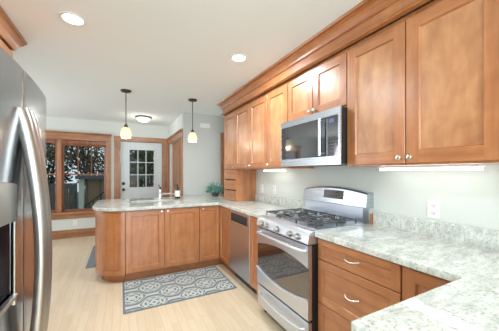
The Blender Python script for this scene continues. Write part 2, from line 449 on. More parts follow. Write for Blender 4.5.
# baseboards
structure(MB().box(-3.0, -0.125, YB - 0.018, YB, 0, 0.17).build('baseboard_back', 'oakH', bevel=0.004))
structure(MB().box(-1.25, -1.232, 1.98, 3.0, 0, 0.14).build('baseboard_left', 'oakH', bevel=0.004))

# the wide wooden window on the far wall
w1 = sroot('window_1', (-1.2, YB, 0.5))
x0, x1, z0, z1 = WIN
yF = YB - 0.02
mb = MB()
mb.box(x1, x1 + 0.095, yF, YB + 0.10, 0.48, 2.05)
mb.box(x0 - 0.095, x0, yF, YB + 0.10, 0.48, 2.05)
mb.build('side_casing', 'oak', w1, bevel=0.003)
MB().box(x0 - 0.095, x1 + 0.095, yF - 0.002, YB, 2.0, 2.12).build('head_casing', 'oakH', w1, bevel=0.003)
mb = MB(); mb.prism([(0, 2.115), (-0.03, 2.12), (-0.045, 2.14), (-0.06, 2.145), (-0.06, 2.16), (0, 2.165)], x0 - 0.12, x1 + 0.105, 0, lambda a, b, h: (h, YB + a, b))
mb.build('head_cap', 'oakH', w1)
MB().box(x0 - 0.12, x1 + 0.105, YB - 0.06, YB + 0.10, 0.485, 0.525).build('stool', 'oakH', w1, bevel=0.006)
MB().box(x0 - 0.095, x1 + 0.09, yF, YB, 0.395, 0.485).build('apron', 'oakH', w1, bevel=0.003)
# mullion post between the two sashes
MB().box(-1.125, -1.05, yF + 0.01, YB + 0.11, 0.525, 2.0).build('mullion_post', 'oak', w1, bevel=0.004)
def sash(xa, xb, verts):
    fr = MB(); y0, y1 = YB + 0.03, YB + 0.07
    fr.box(xa, xa + 0.034, y0, y1, 0.525, 2.0); fr.box(xb - 0.034, xb, y0, y1, 0.525, 2.0)
    fr.box(xa + 0.034, xb - 0.034, y0, y1, 0.525, 0.575); fr.box(xa + 0.034, xb - 0.034, y0, y1, 1.93, 2.0)
    so = fr.build('sash', 'redwood', w1, bevel=0.003)
    g = MB(); g.box(xa + 0.034, xb - 0.034, y0 + 0.018, y0 + 0.022, 0.575, 1.93); g.build('pane', 'glass', so)
    mu = MB(); mu.box(xa + 0.034, xb - 0.034, y0 + 0.008, y0 + 0.032, 1.285, 1.312)
    for vx in verts: mu.box(vx - 0.007, vx + 0.007, y0 + 0.01, y0 + 0.03, 1.31, 1.93)
    mu.build('muntins', 'redwood', so)
sash(-1.05, -0.275, [-0.78, -0.545]); sash(-2.1, -1.125, [-1.78, -1.45])
# gathered shade rolled up under the head casing
mb = MB()
rows = [[(x, YB - 0.004 - d, z) for x in (-1.045, -0.28)] for d, z in ((0, 2.0), (0.012, 1.985), (0.012, 1.93), (0.016, 1.925), (0.010, 1.915), (0.016, 1.905), (0.010, 1.893), (0.014, 1.885), (0.0, 1.88), (-0.01, 1.88), (-0.01, 2.0))]
mb.grid(rows)
sh = mb.build('woven_shade', 'redwood', w1)

# white exterior door with nine panes
d1 = sroot('door_1', (0.44, YB, 0))
mb = MB()
mb.box(-0.125, 0.0, yF, YB + 0.10, 0, 2.03); mb.box(0.88, XS - 0.002, yF, YB + 0.10, 0, 2.03)
mb.build('side_casing', 'oak', d1, bevel=0.003)
MB().box(-0.125, XS - 0.002, yF - 0.003, YB + 0.1, 2.03, 2.14).build('head_casing', 'oakH', d1, bevel=0.003)
mb = MB(); dy0, dy1 = YB + 0.015, YB + 0.06
gx0, gx1, gz0, gz1 = 0.185, 0.70, 1.0, 1.85
mb.box(0.004, gx0, dy0, dy1, 0.01, 2.026); mb.box(gx1, 0.876, dy0, dy1, 0.01, 2.026)
mb.box(gx0, gx1, dy0, dy1, 0.01, gz0); mb.box(gx0, gx1, dy0, dy1, gz1, 2.026)
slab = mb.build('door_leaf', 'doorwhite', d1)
mb = MB()
for a, b_, c_, d_ in ((gx0 - 0.03, gx1 + 0.03, gz0 - 0.03, gz0), (gx0 - 0.03, gx1 + 0.03, gz1, gz1 + 0.03)): mb.box(a, b_, dy0 - 0.012, dy0 + 0.02, c_, d_)
for a, b_ in ((gx0 - 0.03, gx0), (gx1, gx1 + 0.03)): mb.box(a, b_, dy0 - 0.012, dy0 + 0.02, gz0, gz1)
for k in (1, 2):
    xx = gx0 + (gx1 - gx0) * k / 3; mb.box(xx - 0.009, xx + 0.009, dy0 - 0.006, dy0 + 0.02, gz0, gz1)
    zz = gz0 + (gz1 - gz0) * k / 3; mb.box(gx0, gx1, dy0 - 0.006, dy0 + 0.02, zz - 0.009, zz + 0.009)
mb.build('muntins', 'doorwhite', slab, bevel=0.003)
MB().box(gx0, gx1, dy0 + 0.02, dy0 + 0.024, gz0, gz1).build('pane', 'glass', slab)
mb = MB()
for a, b_ in ((0.12, 0.42), (0.46, 0.76)):
    mb.box(a, b_, dy0 - 0.006, dy0, 0.18, 0.22); mb.box(a, b_, dy0 - 0.006, dy0, 0.84, 0.88)
    mb.box(a, a + 0.04, dy0 - 0.006, dy0, 0.22, 0.84); mb.box(b_ - 0.04, b_, dy0 - 0.006, dy0, 0.22, 0.84)
mb.build('panel_moulding', 'doorwhite', slab, bevel=0.003)
MB().lathe((0.063, dy0, 1.09), [(0.033, 0), (0.033, 0.012), (0.018, 0.02), (0, 0.022)], (0, -1, 0), 18).build('deadbolt', 'bronze', slab, smooth=40)
MB().lathe((0.063, dy0, 0.955), [(0.033, 0), (0.033, 0.008), (0.012, 0.012), (0.012, 0.035), (0.028, 0.045), (0.03, 0.06), (0.018, 0.072), (0, 0.074)], (0, -1, 0), 18).build('door_knob', 'bronze', slab, smooth=40)

# wooden double door in the nook's return wall
d2 = sroot('door_2', (XS, 5.4, 0))
mb = MB(); mb.box(XS - 0.02, XS, 4.66, 4.77, 0, 2.0); mb.box(XS - 0.02, XS, 6.05, 6.17, 0, 2.0); mb.build('side_casing', 'oak', d2, bevel=0.003)
MB().box(XS - 0.022, XS, 4.66, 6.17, 2.0, 2.10).build('head_casing', 'oakH', d2, bevel=0.003)
mb = MB(); mb.prism([(0, 2.10), (-0.03, 2.105), (-0.05, 2.125), (-0.05, 2.14), (0, 2.145)], 4.645, 6.18, 0, lambda a, b, h: (XS + a, h, b)); mb.build('head_cap', 'oakH', d2)
for ya in (4.77, 5.41):
    mb = MB(); mb.shaker((XS + 0.06, ya + 0.639, 0.01), (0, -1, 0), (0, 0, 1), (-1, 0, 0), 0.638, 1.985, 0.11, 0.03, 0.012); mb.build('door_leaf', ['oak', 'oakH'], d2)
# wooden casing at the end of the wall facing the camera
structure(MB().box(1.755, XW - 0.001, YF - 0.022, YF, 0.92, 2.12).build('trim_1', 'oak', bevel=0.003))

# ------------------------------------------------------------------ outdoors (seen through the panes)
structure(MB().box(-12, 10, YB + 0.12, 26, -0.5, -0.35).build('ground', 'ground'))
g = thing('garden_shed', 'tan garden shed with grey eave and pale corner post seen through the window', 'shed', (-0.8, 9.9, -0.35))
MB().box(-1.0, 0.6, 9.52, 10.6, -0.35, 1.13).build('wall', 'tan', g)
MB().box(-1.24, 0.9, 9.30, 10.8, 1.13, 1.24).build('roof', 'greyroof', g)
MB().box(-1.165, -1.02, 9.42, 9.56, -0.35, 1.13).build('corner_post', 'paleposts', g)
mb = MB(); mb.box(-0.96, -0.93, 9.50, 9.52, -0.35, 1.12); mb.box(-0.60, -0.57, 9.50, 9.52, -0.35, 1.12); mb.build('door_frame', 'greyroof', g)
g = thing('garden_gate', 'weathered grey board gate with a diagonal brace beside the shed', 'gate', (-1.5, 9.5, -0.35))
mb = MB()
for k in range(12): mb.box(-2.6 + k * 0.116, -2.6 + k * 0.116 + 0.108, 9.55, 9.575, -0.35, 1.0)
mb.build('boards', 'fencewood', g)
mb = MB(); mb.box(-2.6, -1.22, 9.52, 9.55, 0.84, 0.94); mb.box(-2.6, -1.22, 9.52, 9.55, -0.1, 0.0)
mb.prism([(-1.55, 0.0), (-1.45, 0.0), (-1.22, 0.84), (-1.32, 0.84)], 9.52, 9.55, 0, lambda a, b, h: (a, h, b)); mb.build('brace', 'fencewood', g)
MB().box(-2.72, -2.6, 9.48, 9.6, -0.35, 1.1).build('post', 'fencewood', g)
g = thing('stair_railing', 'dark metal stair railing climbing in front of the tan shed', 'railing', (-0.6, 8.8, -0.35))
MB().tube([(-0.95, 8.8, 0.32), (-0.35, 8.8, 0.82)], 0.018).build('handrail', 'slot', g)
mb = MB()
for k in range(6):
    x = -0.92 + k * 0.1; mb.tube([(x, 8.8, -0.35), (x, 8.8, 0.33 + (x + 0.95) * 0.83)], 0.011, 6)
mb.build('balusters', 'slot', g)

def tree(label, x, y, h, spread, seed, leafmat, nleaf, lean=0.0):
    rnd = random.Random(seed)
    t = thing('garden_tree', label, 'tree', (x, y, -0.35), 'trees beyond the far wall')
    wood_ = MB(); tips = []
    def limb(p, d, L, r, depth):
        path = [p]; q = p
        for k in range(4):
            d = (d + Vector((rnd.uniform(-.22, .22), rnd.uniform(-.22, .22), rnd.uniform(-.05, .15)))).normalized()
            q = q + d * L / 4; path.append(q)
            if depth > 0 and k >= 1:
                tips.append(q)
        wood_.tube(path, [r * (1 - 0.14 * k) for k in range(5)], 7 if depth < 2 else 5)
        if depth < 3:
            for k in range(3 if depth else 5):
                b = path[rnd.randint(2, 4)]
                nd = (d * 0.7 + Vector((rnd.uniform(-1, 1), rnd.uniform(-1, 1), rnd.uniform(-.2, .7)))).normalized()
                limb(b, nd, L * rnd.uniform(.5, .72), r * 0.5, depth + 1)
    limb(Vector((x, y, -0.35)), Vector((lean, 0, 1)).normalized(), h * 0.55, h * 0.03, 0)
    wood_.build('trunk', 'bark', t, smooth=60)
    lf = MB()
    for k in range(nleaf):
        c = rnd.choice(tips) + Vector((rnd.gauss(0, .28), rnd.gauss(0, .28), rnd.gauss(0, .22))) * spread
        u = Vector((rnd.uniform(-1, 1), rnd.uniform(-1, 1), rnd.uniform(-1, 1))).normalized(); w = u.cross(Vector((rnd.uniform(-1, 1), rnd.uniform(-1, 1), .3))).normalized()
        s = rnd.uniform(.05, .10)
        lf.face([c - u * s, c + w * s * .5, c + u * s, c - w * s * .5], 0)
    lf.build('foliage', leafmat, t)
tree('leaning brown-leaved tree close behind the window shed', -1.3, 13.0, 4.2, 1.0, 3, 'foliage2', 1500, 0.12)
tree('broad green tree seen through the white door panes', 1.2, 11.6, 3.6, 0.9, 11, 'foliage', 1700, -0.1)
tree('bare-branched tree standing behind the grey board gate', -5.6, 15.5, 5.0, 1.0, 5, 'foliage2', 900)
def shrub(label, x, y, rx, rz, seed, mat, n):
    rnd = random.Random(seed)
    t = thing('garden_shrub', label, 'shrub', (x, y, -0.35), 'shrubs at the end of the garden')
    st = MB()
    for k in range(9):
        a = rnd.uniform(0, 2 * PI); st.tube([(x, y, -0.35), (x + math.cos(a) * rx * .25, y + math.sin(a) * .2, rz * .6), (x + math.cos(a) * rx * .7, y + math.sin(a) * .5, rz * rnd.uniform(1.1, 1.7))], [.05, .035, .012], 5)
    st.build('stems', 'bark', t)
    lf = MB()
    for k in range(n):
        while True:
            p = Vector((rnd.uniform(-1, 1), rnd.uniform(-1, 1), rnd.uniform(-1, 1)))
            if p.length < 1 and p.length > .35: break
        c = Vector((x + p.x * rx, y + p.y * .8, rz * .85 + p.z * rz))
        u = Vector((rnd.uniform(-1, 1), rnd.uniform(-1, 1), rnd.uniform(-1, 1))).normalized(); w = u.cross(Vector((rnd.uniform(-1, 1), rnd.uniform(-1, 1), .3))).normalized()
        q = rnd.uniform(.07, .15)
        lf.face([c - u * q, c + w * q * .5, c + u * q, c - w * q * .5], 0)
    lf.build('foliage', mat, t)
shrub('tall dark shrub at the garden end behind the board gate', -3.6, 17.6, 1.25, 1.9, 41, 'shrub', 1500)
shrub('tall brownish shrub at the garden end behind the shed', -1.1, 17.4, 1.2, 1.7, 42, 'foliage2', 1300)
shrub('tall green shrub filling the lower door panes', 1.35, 17.6, 1.2, 1.6, 43, 'foliage', 1500)
shrub('round dark shrub standing between the shed and the tree by the door panes', 0.35, 14.6, 0.75, 1.1, 45, 'shrub', 1100)
shrub('tall dark shrub beyond the edge of the white door panes', 3.8, 17.5, 1.2, 1.9, 44, 'shrub', 1500)

# ------------------------------------------------------------------ base cabinets
ZB, ZT = 0.11, 0.874        # box bottom / top
XD = 1.245                  # door faces on the right-hand run
XBX = 1.266                 # box front
XK = 1.32                   # toe kick
YD = 3.33                   # door faces on the peninsula
YBX = 3.351
PB = 4.08                   # back of the peninsula cabinets
def drawer_front(p, y0, y1, z0, z1, x=XD, st=0.05, pull=True):
    mb = MB(); mb.shaker((x, y1, z0), (0, -1, 0), (0, 0, 1), (-1, 0, 0), y1 - y0, z1 - z0, st, 0.02, 0.008, True)
    d = mb.build('drawer', ['woodV', 'woodH'], p)
    if pull: arch_pull(d, (x, (y0 + y1) / 2, (z0 + z1) / 2 + 0.004), (0, 1, 0), (-1, 0, 0))
    return d
# three-drawer unit beside the range
g = thing('drawer_base_cabinet', 'cherry base cabinet of three wide drawers with arched pulls beside the range', 'cabinet', (1.5, 1.03, 0))
MB().box(XBX, 1.80, 0.757, 1.350, ZB, ZT).build('body', 'woodV', g)
MB().box(XK, 1.78, 0.757, 1.350, 0, ZB).build('toe_kick', 'toe', g)
for za, zb in ((0.725, 0.866), (0.42, 0.72), (0.115, 0.415)): drawer_front(g, 0.760, 1.347, za, zb)
# blind corner unit under the angle of the near worktop
g = thing('corner_base_cabinet', 'cherry corner cabinet with one framed door, next to the three-drawer unit', 'cabinet', (1.5, 0.6, 0))
MB().box(XBX, 1.80, 0.47, 0.754, ZB, ZT).build('body', 'woodV', g)
MB().box(XK, 1.78, 0.47, 0.754, 0, ZB).build('toe_kick', 'toe', g)
MB().shaker((XD, 0.751, 0.115), (0, -1, 0), (0, 0, 1), (-1, 0, 0), 0.278, 0.75).build('door', ['woodV', 'woodH'], g)
# near leg of the worktop
g = thing('end_base_cabinet', 'cherry base cabinet under the near end of the pale granite worktop', 'cabinet', (1.2, 0.16, 0))
MB().box(0.60, 1.80, -0.12, 0.445, ZB, ZT).build('body', 'woodV', g)
MB().box(0.66, 1.78, -0.06, 0.40, 0, ZB).build('toe_kick', 'toe', g)
for xa in (0.602, 0.93): MB().shaker((xa + 0.325, 0.466, 0.115), (-1, 0, 0), (0, 0, 1), (0, 1, 0), 0.324, 0.75).build('door', ['woodV', 'woodH'], g)
# slim unit between range and dishwasher
g = thing('slim_base_cabinet', 'narrow cherry base cabinet squeezed between the dishwasher and the range', 'cabinet', (1.5, 2.25, 0))
MB().box(XBX, 1.80, 2.105, 2.398, ZB, ZT).build('body', 'woodV', g)
MB().box(XK, 1.78, 2.105, 2.398, 0, ZB).build('toe_kick', 'toe', g)
MB().shaker((XD, 2.396, 0.115), (0, -1, 0), (0, 0, 1), (-1, 0, 0), 0.289, 0.75, 0.055).build('door', ['woodV', 'woodH'], g)
# corner unit with a folding pair of doors
g = thing('folding_corner_cabinet', 'cherry corner cabinet with folding doors meeting in the angle by the dishwasher', 'cabinet', (1.5, 3.5, 0))
mb = MB(); mb.prism([(0.96, YBX), (XBX, YBX), (XBX, 2.955), (1.80, 2.955), (1.80, PB), (0.96, PB)], ZB, ZT); mb.build('body', 'woodV', g)
mb = MB(); mb.prism([(0.96, 3.41), (XK, 3.41), (XK, 2.955), (1.78, 2.955), (1.78, PB - .05), (0.96, PB - .05)], 0, ZB); mb.build('toe_kick', 'toe', g)
d = MB().shaker((0.961, YD, 0.115), (1, 0, 0), (0, 0, 1), (0, -1, 0), 0.282, 0.75, 0.055).build('door', ['woodV', 'woodH'], g)
knob(d, (1.005, YD, 0.835), (0, -1, 0))
MB().shaker((XD, 3.328, 0.115), (0, -1, 0), (0, 0, 1), (-1, 0, 0), 0.37, 0.75, 0.055).build('door', ['woodV', 'woodH'], g)
# sink base with two doors (open carcass so the bowl has room)
g = thing('sink_base_cabinet', 'cherry sink cabinet with two framed doors facing the patterned rug', 'cabinet', (0.5, 3.7, 0))
mb = MB(); mb.box(0.055, 0.073, YBX, PB, ZB, ZT); mb.box(0.94, 0.958, YBX, PB, ZB, ZT); mb.box(0.073, 0.94, YBX, PB, ZB, ZB + 0.018)
mb.box(0.073, 0.94, PB - 0.018, PB, ZB + 0.018, ZT); mb.box(0.073, 0.94, YBX, YBX + 0.018, ZB + 0.018, ZT); mb.build('body', 'woodV', g)
MB().box(0.055, 0.958, 3.41, PB - 0.05, 0, ZB).build('toe_kick', 'toe', g)
for xa, xk in ((0.057, 0.468), (0.505, 0.542)):
    d = MB().shaker((xa, YD, 0.115), (1, 0, 0), (0, 0, 1), (0, -1, 0), 0.444 if xa < .1 else 0.449, 0.75, 0.065).build('door', ['woodV', 'woodH'], g)
    knob(d, (xk, YD, 0.84), (0, -1, 0))
# rounded end unit
g = thing('rounded_end_cabinet', 'cherry cabinet with a curved framed front rounding off the peninsula', 'cabinet', (-0.1, 3.8, 0))
cx, cy, R = 0.052, 3.66, 0.33
mb = MB(); mb.prism(arc(cx, cy, R - 0.02, 180, 270, 20) + [(cx, PB), (cx - R + 0.02, PB)], ZB, ZT); mb.build('body', 'woodV', g, smooth=30)
def curved_panel(mb, r0, z0, z1, a0, a1, stdeg, st, rec):
    n = 28
    def zone(a, b, za, zb, r, mi, cnt):
        rows = [[(cx + r * math.cos(math.radians(a + (b - a) * k / cnt)), cy + r * math.sin(math.radians(a + (b - a) * k / cnt)), z) for k in range(cnt + 1)] for z in (za, zb)]
        mb.grid(rows, mi)
    zone(a0, a0 + stdeg, z0, z1, r0, 0, 5); zone(a1 - stdeg, a1, z0, z1, r0, 0, 5)
    zone(a0 + stdeg, a1 - stdeg, z0, z0 + st, r0, 1, n); zone(a0 + stdeg, a1 - stdeg, z1 - st, z1, r0, 1, n)
    zone(a0 + stdeg, a1 - stdeg, z0 + st, z1 - st, r0 - rec, 0, n)
    for z in (z0 + st, z1 - st, z0, z1):
        ra, rb = (r0, r0 - rec) if st and z not in (z0, z1) else (r0, r0 - 0.02)
        aa, ab = (a0 + stdeg, a1 - stdeg) if z not in (z0, z1) else (a0, a1)
        rows = [[(cx + r * math.cos(math.radians(aa + (ab - aa) * k / n)), cy + r * math.sin(math.radians(aa + (ab - aa) * k / n)), z) for k in range(n + 1)] for r in (ra, rb)]
        mb.grid(rows, 1)
    for a, za, zb, rb in ((a0 + stdeg, z0 + st, z1 - st, r0 - rec), (a1 - stdeg, z0 + st, z1 - st, r0 - rec), (a0, z0, z1, r0 - .02), (a1, z0, z1, r0 - .02)):
        c_, s_ = math.cos(math.radians(a)), math.sin(math.radians(a))
        mb.face([(cx + r0 * c_, cy + r0 * s_, za), (cx + rb * c_, cy + rb * s_, za), (cx + rb * c_, cy + rb * s_, zb), (cx + r0 * c_, cy + r0 * s_, zb)], 0)
mb = MB(); curved_panel(mb, R, 0.105, 0.868, 181, 269.6, 10.5, 0.065, 0.008); mb.build('door', ['woodV', 'woodH'], g, smooth=25)
MB().box(cx - R, cx - R + 0.02, cy + 0.002, PB, 0.105, 0.868).build('side_panel', 'woodV', g)
mb = MB(); mb.prism(arc(cx, cy, 0.25, 180, 270, 20) + [(cx, PB - .05), (cx - .25, PB - .05)], 0, ZB); mb.build('toe_kick', 'toe', g, smooth=30)
mb = MB(); mb.prism(arc(cx, cy, 0.262, 180, 270, 20) + [(cx, cy), (cx - .262, cy)], 0, 0.02); mb.build('base_shoe', 'toe', g, smooth=30)

# ------------------------------------------------------------------ worktops
def cut(o, boxes):
    for b in boxes:
        c = MB().box(*b).build('cutter', 'granite')
        md = o.modifiers.new('cut', 'BOOLEAN'); md.object = c; md.operation = 'DIFFERENCE'; md.solver = 'EXACT'
        bpy.context.view_layer.update()
        dg = bpy.context.evaluated_depsgraph_get()
        me = bpy.data.meshes.new_from_object(o.evaluated_get(dg))
        o.modifiers.clear(); o.data = me
        bpy.data.objects.remove(c)
SINK = (0.14, 0.72, 3.70, 4.04)
far_top = thing('granite_worktop', 'pale speckled granite worktop running over the peninsula, sink and dishwasher', 'worktop', (1.2, 3.6, 0.876))
mb = MB()
poly = [(1.22, 2.10), (1.81, 2.10), (1.81, 4.60), (1.045, 4.60), (1.045, 4.45), (-0.20, 4.45)] + arc(-0.20, 4.34, 0.11, 90, 180, 8)[1:] + arc(cx, cy, 0.362, 180, 270, 24) + [(1.22, cy - 0.362)]
mb.prism(poly, 0.876, 0.914)
slab_o = mb.build('slab', 'granite', far_top)
cutb = MB()
off = parent_loc(far_top)
def cut_local(o, par, b):
    c = MB().box(*b).build('cutter', 'granite', par)
    md = o.modifiers.new('cut', 'BOOLEAN'); md.object = c; md.operation = 'DIFFERENCE'; md.solver = 'EXACT'
    bpy.context.view_layer.update()
    dg = bpy.context.evaluated_depsgraph_get()
    me = bpy.data.meshes.new_from_object(o.evaluated_get(dg))
    o.modifiers.clear(); o.data = me
    bpy.data.objects.remove(c)
cut_local(slab_o, far_top, (SINK[0], SINK[1], SINK[2], SINK[3], 0.85, 0.95))
b = slab_o.modifiers.new('edge', 'BEVEL'); b.width = 0.005; b.segments = 2; b.limit_method = 'ANGLE'; b.angle_limit = math.radians(50)
MB().box(1.81, 1.829, 2.10, 3.305, 0.876, 1.016).build('backsplash', 'granite', far_top, bevel=0.002)
near_top = thing('granite_worktop', 'pale speckled granite worktop nearest the camera, over the drawers, with its corner jutting out', 'worktop', (1.2, 0.6, 0.876))
mb = MB(); mb.prism([(1.22, 1.353), (1.22, 0.505), (1.206, 0.491), (0.574, 0.491), (0.574, -0.15), (1.81, -0.15), (1.81, 1.353)], 0.876, 0.914)
mb.build('slab', 'granite', near_top, bevel=0.005)
MB().box(1.81, 1.829, -0.15, 1.325, 0.876, 1.016).build('backsplash', 'granite', near_top, bevel=0.002)
MB().box(1.785, 1.829, 1.325, 1.332, 0.914, 1.0).build('end_strip', 'toe', near_top, label='brown strip closing the splashback by the range')

# sink, faucet, soap, plant
g = thing('kitchen_sink', 'small pale steel sink let into the peninsula worktop before the faucet', 'sink', (0.43, 3.87, 0.72))
mb = MB(); sx0, sx1, sy0, sy1 = SINK[0] - .008, SINK[1] + .008, SINK[2] - .008, SINK[3] + .008
def rring(i, z, r=0.04):
    x0_, x1_, y0_, y1_ = sx0 + i, sx1 - i, sy0 + i, sy1 - i
    return [(a, b_, z) for a, b_ in arc(x1_ - r, y1_ - r, r, 0, 90, 5) + arc(x0_ + r, y1_ - r, r, 90, 180, 5) + arc(x0_ + r, y0_ + r, r, 180, 270, 5) + arc(x1_ - r, y0_ + r, r, 270, 360, 5)]
mb.grid([rring(-0.01, 0.872), rring(0.004, 0.872), rring(0.01, 0.76), rring(0.03, 0.735), rring(0.11, 0.728)], 0, True)
mb.face(rring(0.11, 0.728)); mb.build('bowl', 'steelbright', g, smooth=40)
MB().lathe((0.43, 3.87, 0.729), [(0.045, 0), (0.04, 0.006), (0.02, 0.003), (0, 0.003)]).build('drain', 'chrome', g, smooth=40)
g = thing('faucet', 'chrome single-lever faucet with a low spout behind the sink', 'faucet', (0.56, 4.13, 0.914))
mb = MB(); mb.lathe((0.56, 4.13, 0.914), [(0.032, 0), (0.032, 0.008), (0.023, 0.014), (0.021, 0.13), (0.022, 0.15), (0.018, 0.158), (0, 0.158)], seg=20); mb.build('body', 'chrome', g, smooth=40)
mb = MB(); mb.tube([(0.565, 4.125, 0.985), (0.62, 4.09, 1.0), (0.70, 4.04, 1.003), (0.745, 4.01, 1.0), (0.755, 4.003, 0.985)], [0.016, 0.014, 0.013, 0.013, 0.013], 12); mb.build('spout', 'chrome', g, smooth=40)
mb = MB(); mb.lathe((0.56, 4.13, 1.072), [(0.019, 0), (0.017, 0.02), (0.008, 0.03), (0, 0.031)]); mb.tube([(0.56, 4.13, 1.095), (0.545, 4.16, 1.125), (0.54, 4.18, 1.14)], 0.006, 8); mb.build('lever', 'bronze', g, smooth=40)
g = thing('soap_bottle', 'dark soap dispenser bottle with white label and black pump', 'bottle', (0.825, 4.13, 0.914))
MB().lathe((0.825, 4.13, 0.914), [(0, 0), (0.037, 0.001), (0.041, 0.006), (0.041, 0.13), (0.034, 0.145), (0.014, 0.154), (0.014, 0.162), (0, 0.162)]).build('bottle_body', 'soap', g, smooth=40)
MB().lathe((0.825, 4.13, 0.914), [(0.0413, 0.030), (0.0417, 0.031), (0.0417, 0.128), (0.0413, 0.129)]).build('paper_label', 'label', g, smooth=60)
mb = MB(); mb.lathe((0.825, 4.13, 1.076), [(0.016, 0), (0.016, 0.018), (0.007, 0.022), (0.006, 0.05), (0.014, 0.052), (0.014, 0.062), (0, 0.064)]); mb.tube([(0.825, 4.13, 1.128), (0.80, 4.115, 1.128), (0.785, 4.107, 1.118)], 0.006, 8); mb.build('pump', 'blackplastic', g, smooth=40)
rnd = random.Random(4)
PL = (1.50, 4.22, 0.9145)
g = thing('potted_plant', 'bushy blue-green plant on the worktop against the grey wall', 'plant', PL)
MB().lathe(PL, [(0, 0), (0.055, 0), (0.07, 0.07), (0.066, 0.075), (0.06, 0.065), (0, 0.062)]).build('pot', 'pot', g, smooth=40)
lf = MB(); st = MB()
for k in range(46):
    a = rnd.uniform(0, 2 * PI); el = rnd.uniform(0.05, 1.25); L = rnd.uniform(0.11, 0.215)
    base = Vector(PL) + Vector((0, 0, 0.065)); d = Vector((math.cos(a) * math.cos(el) * 1.15, math.sin(a) * math.cos(el), math.sin(el)))
    mid = base + d * L * 0.6 + Vector((0, 0, 0.02)); tip = base + d * L
    st.tube([base, mid, tip], 0.0022, 5)
    for j in range(9):
        p = base.lerp(tip, 0.3 + 0.7 * rnd.random()) + Vector((rnd.gauss(0, .012), rnd.gauss(0, .012), rnd.gauss(0, .012)))
        u = Vector((rnd.uniform(-1, 1), rnd.uniform(-1, 1), rnd.uniform(-.3, .8))).normalized(); w = u.cross(Vector((rnd.uniform(-1, 1), rnd.uniform(-1, 1), 1))).normalized()
        s = rnd.uniform(.02, .034)
        nn = u.cross(w) * s * .25
        mi = 1 if rnd.random() < .35 else 0
        lf.face([p - u * s, p + w * s * .5 + nn, p + u * s], mi); lf.face([p - u * s, p + u * s, p - w * s * .5 + nn], mi)
lf.build('foliage', ['leaf', 'leafpale'], g); st.build('stems', 'stem', g)

# ------------------------------------------------------------------ dishwasher
g = thing('dishwasher', 'stainless dishwasher with a dark control strip under the worktop', 'dishwasher', (1.5, 2.675, 0))
MB().box(1.29, 1.80, 2.403, 2.95, 0.06, 0.87).build('tub', 'darkgrey', g)
MB().box(1.245, 1.29, 2.404, 2.949, 0.115, 0.868).build('door', 'steeldw', g, bevel=0.006)
MB().box(1.241, 1.2449, 2.46, 2.90, 0.755, 0.83).build('control_strip', 'slot', g, bevel=0.001)
mb = MB(); mb.box(1.232, 1.2405, 2.455, 2.905, 0.738, 0.752); mb.build('pocket_handle', 'blackplastic', g, bevel=0.003)
MB().box(XK, 1.36, 2.405, 2.948, 0.0, 0.06).build('kick_plate', 'blackplastic', g)

# ------------------------------------------------------------------ gas range
RY0, RY1 = 1.358, 2.098
XR = 1.17
g = thing('gas_range', 'stainless gas range with five knobs and a barrel-shaped oven window', 'range', (1.5, 1.715, 0))
MB().box(1.205, 1.82, RY0 + .003, RY1 - .003, 0.07, 0.895).build('body', 'blackplastic', g)
for yy in (RY0 + .05, RY1 - .05):
    for xx in (1.25, 1.74): MB().lathe((xx, yy, 0), [(0, 0), (0.022, 0), (0.022, 0.01), (0.012, 0.014), (0.012, 0.07)], seg=12).build('leg', 'blackplastic', g, smooth=40)
# control fascia
mb = MB(); mb.prism([(XR, 0.822), (XR - .004, 0.83), (XR + .004, 0.882), (XR + .02, 0.905), (XR + .05, 0.917), (1.26, 0.917), (1.26, 0.822)], RY0, RY1, 0, lambda a, b, h: (a, h, b))
fas = mb.build('control_fascia', 'steelbright', g, smooth=35)
for k in range(7): MB().box(XR + .002, XR + .02, RY0 + .06 + k * .095, RY0 + .12 + k * .095, 0.8155, 0.8215).build('vent_slot', 'slot', g)
for yy in (1.994, 1.914, 1.745, 1.566, 1.474):
    c = (XR + .001, yy, 0.857); ax = (-0.985, 0, 0.17)
    kn = MB().lathe(c, [(0.026, 0), (0.026, 0.004), (0.021, 0.006), (0.0195, 0.026), (0.017, 0.030), (0, 0.030)], ax, 20).build('knob', 'knobmetal', g, smooth=40)
    mbk = MB(); mbk.box(XR - .033, XR - .027, yy - .0025, yy + .0025, 0.845, 0.878); mbk.build('grip_ridge', 'nickel', kn)
# oven door: stainless with barrel-shaped dark glass
def bz(t, e, mid):  # t 0..1 across
    return e + (mid - e) * (1 - (2 * t - 1) ** 2)
n = 24; top = []; bot = []
ya, yb = RY0 + .004, RY1 - .004
ys = [ya + (yb - ya) * k / n for k in range(n + 1)]
zt = [bz(k / n, 0.655, 0.705) for k in range(n + 1)]; zb = [bz(k / n, 0.438, 0.385) for k in range(n + 1)]
dz0, dz1 = 0.285, 0.812
mb = MB()
mb.grid([[(XR, ys[k], zt[k]) for k in range(n + 1)], [(XR, ys[k], dz1) for k in range(n + 1)]])
mb.grid([[(XR, ys[k], dz0) for k in range(n + 1)], [(XR, ys[k], zb[k]) for k in range(n + 1)]])
mb.grid([[(XR, ys[k], zt[k]) for k in range(n + 1)], [(XR + .008, ys[k], zt[k] - .004) for k in range(n + 1)]])
mb.grid([[(XR, ys[k], zb[k]) for k in range(n + 1)], [(XR + .008, ys[k], zb[k] + .004) for k in range(n + 1)]])
mb.box(XR + .008, XR + .034, ya, yb, dz0, dz1)
for yy in (ya, yb):
    mb.face([(XR, yy, dz0), (XR + .008, yy, dz0), (XR + .008, yy, zb[0]), (XR, yy, zb[0])]); mb.face([(XR, yy, zt[0]), (XR + .008, yy, zt[0]), (XR + .008, yy, dz1), (XR, yy, dz1)])
mb.face([(XR, ya, dz1), (XR, yb, dz1), (XR + .008, yb, dz1), (XR + .008, ya, dz1)]); mb.face([(XR, ya, dz0), (XR, yb, dz0), (XR + .008, yb, dz0), (XR + .008, ya, dz0)])
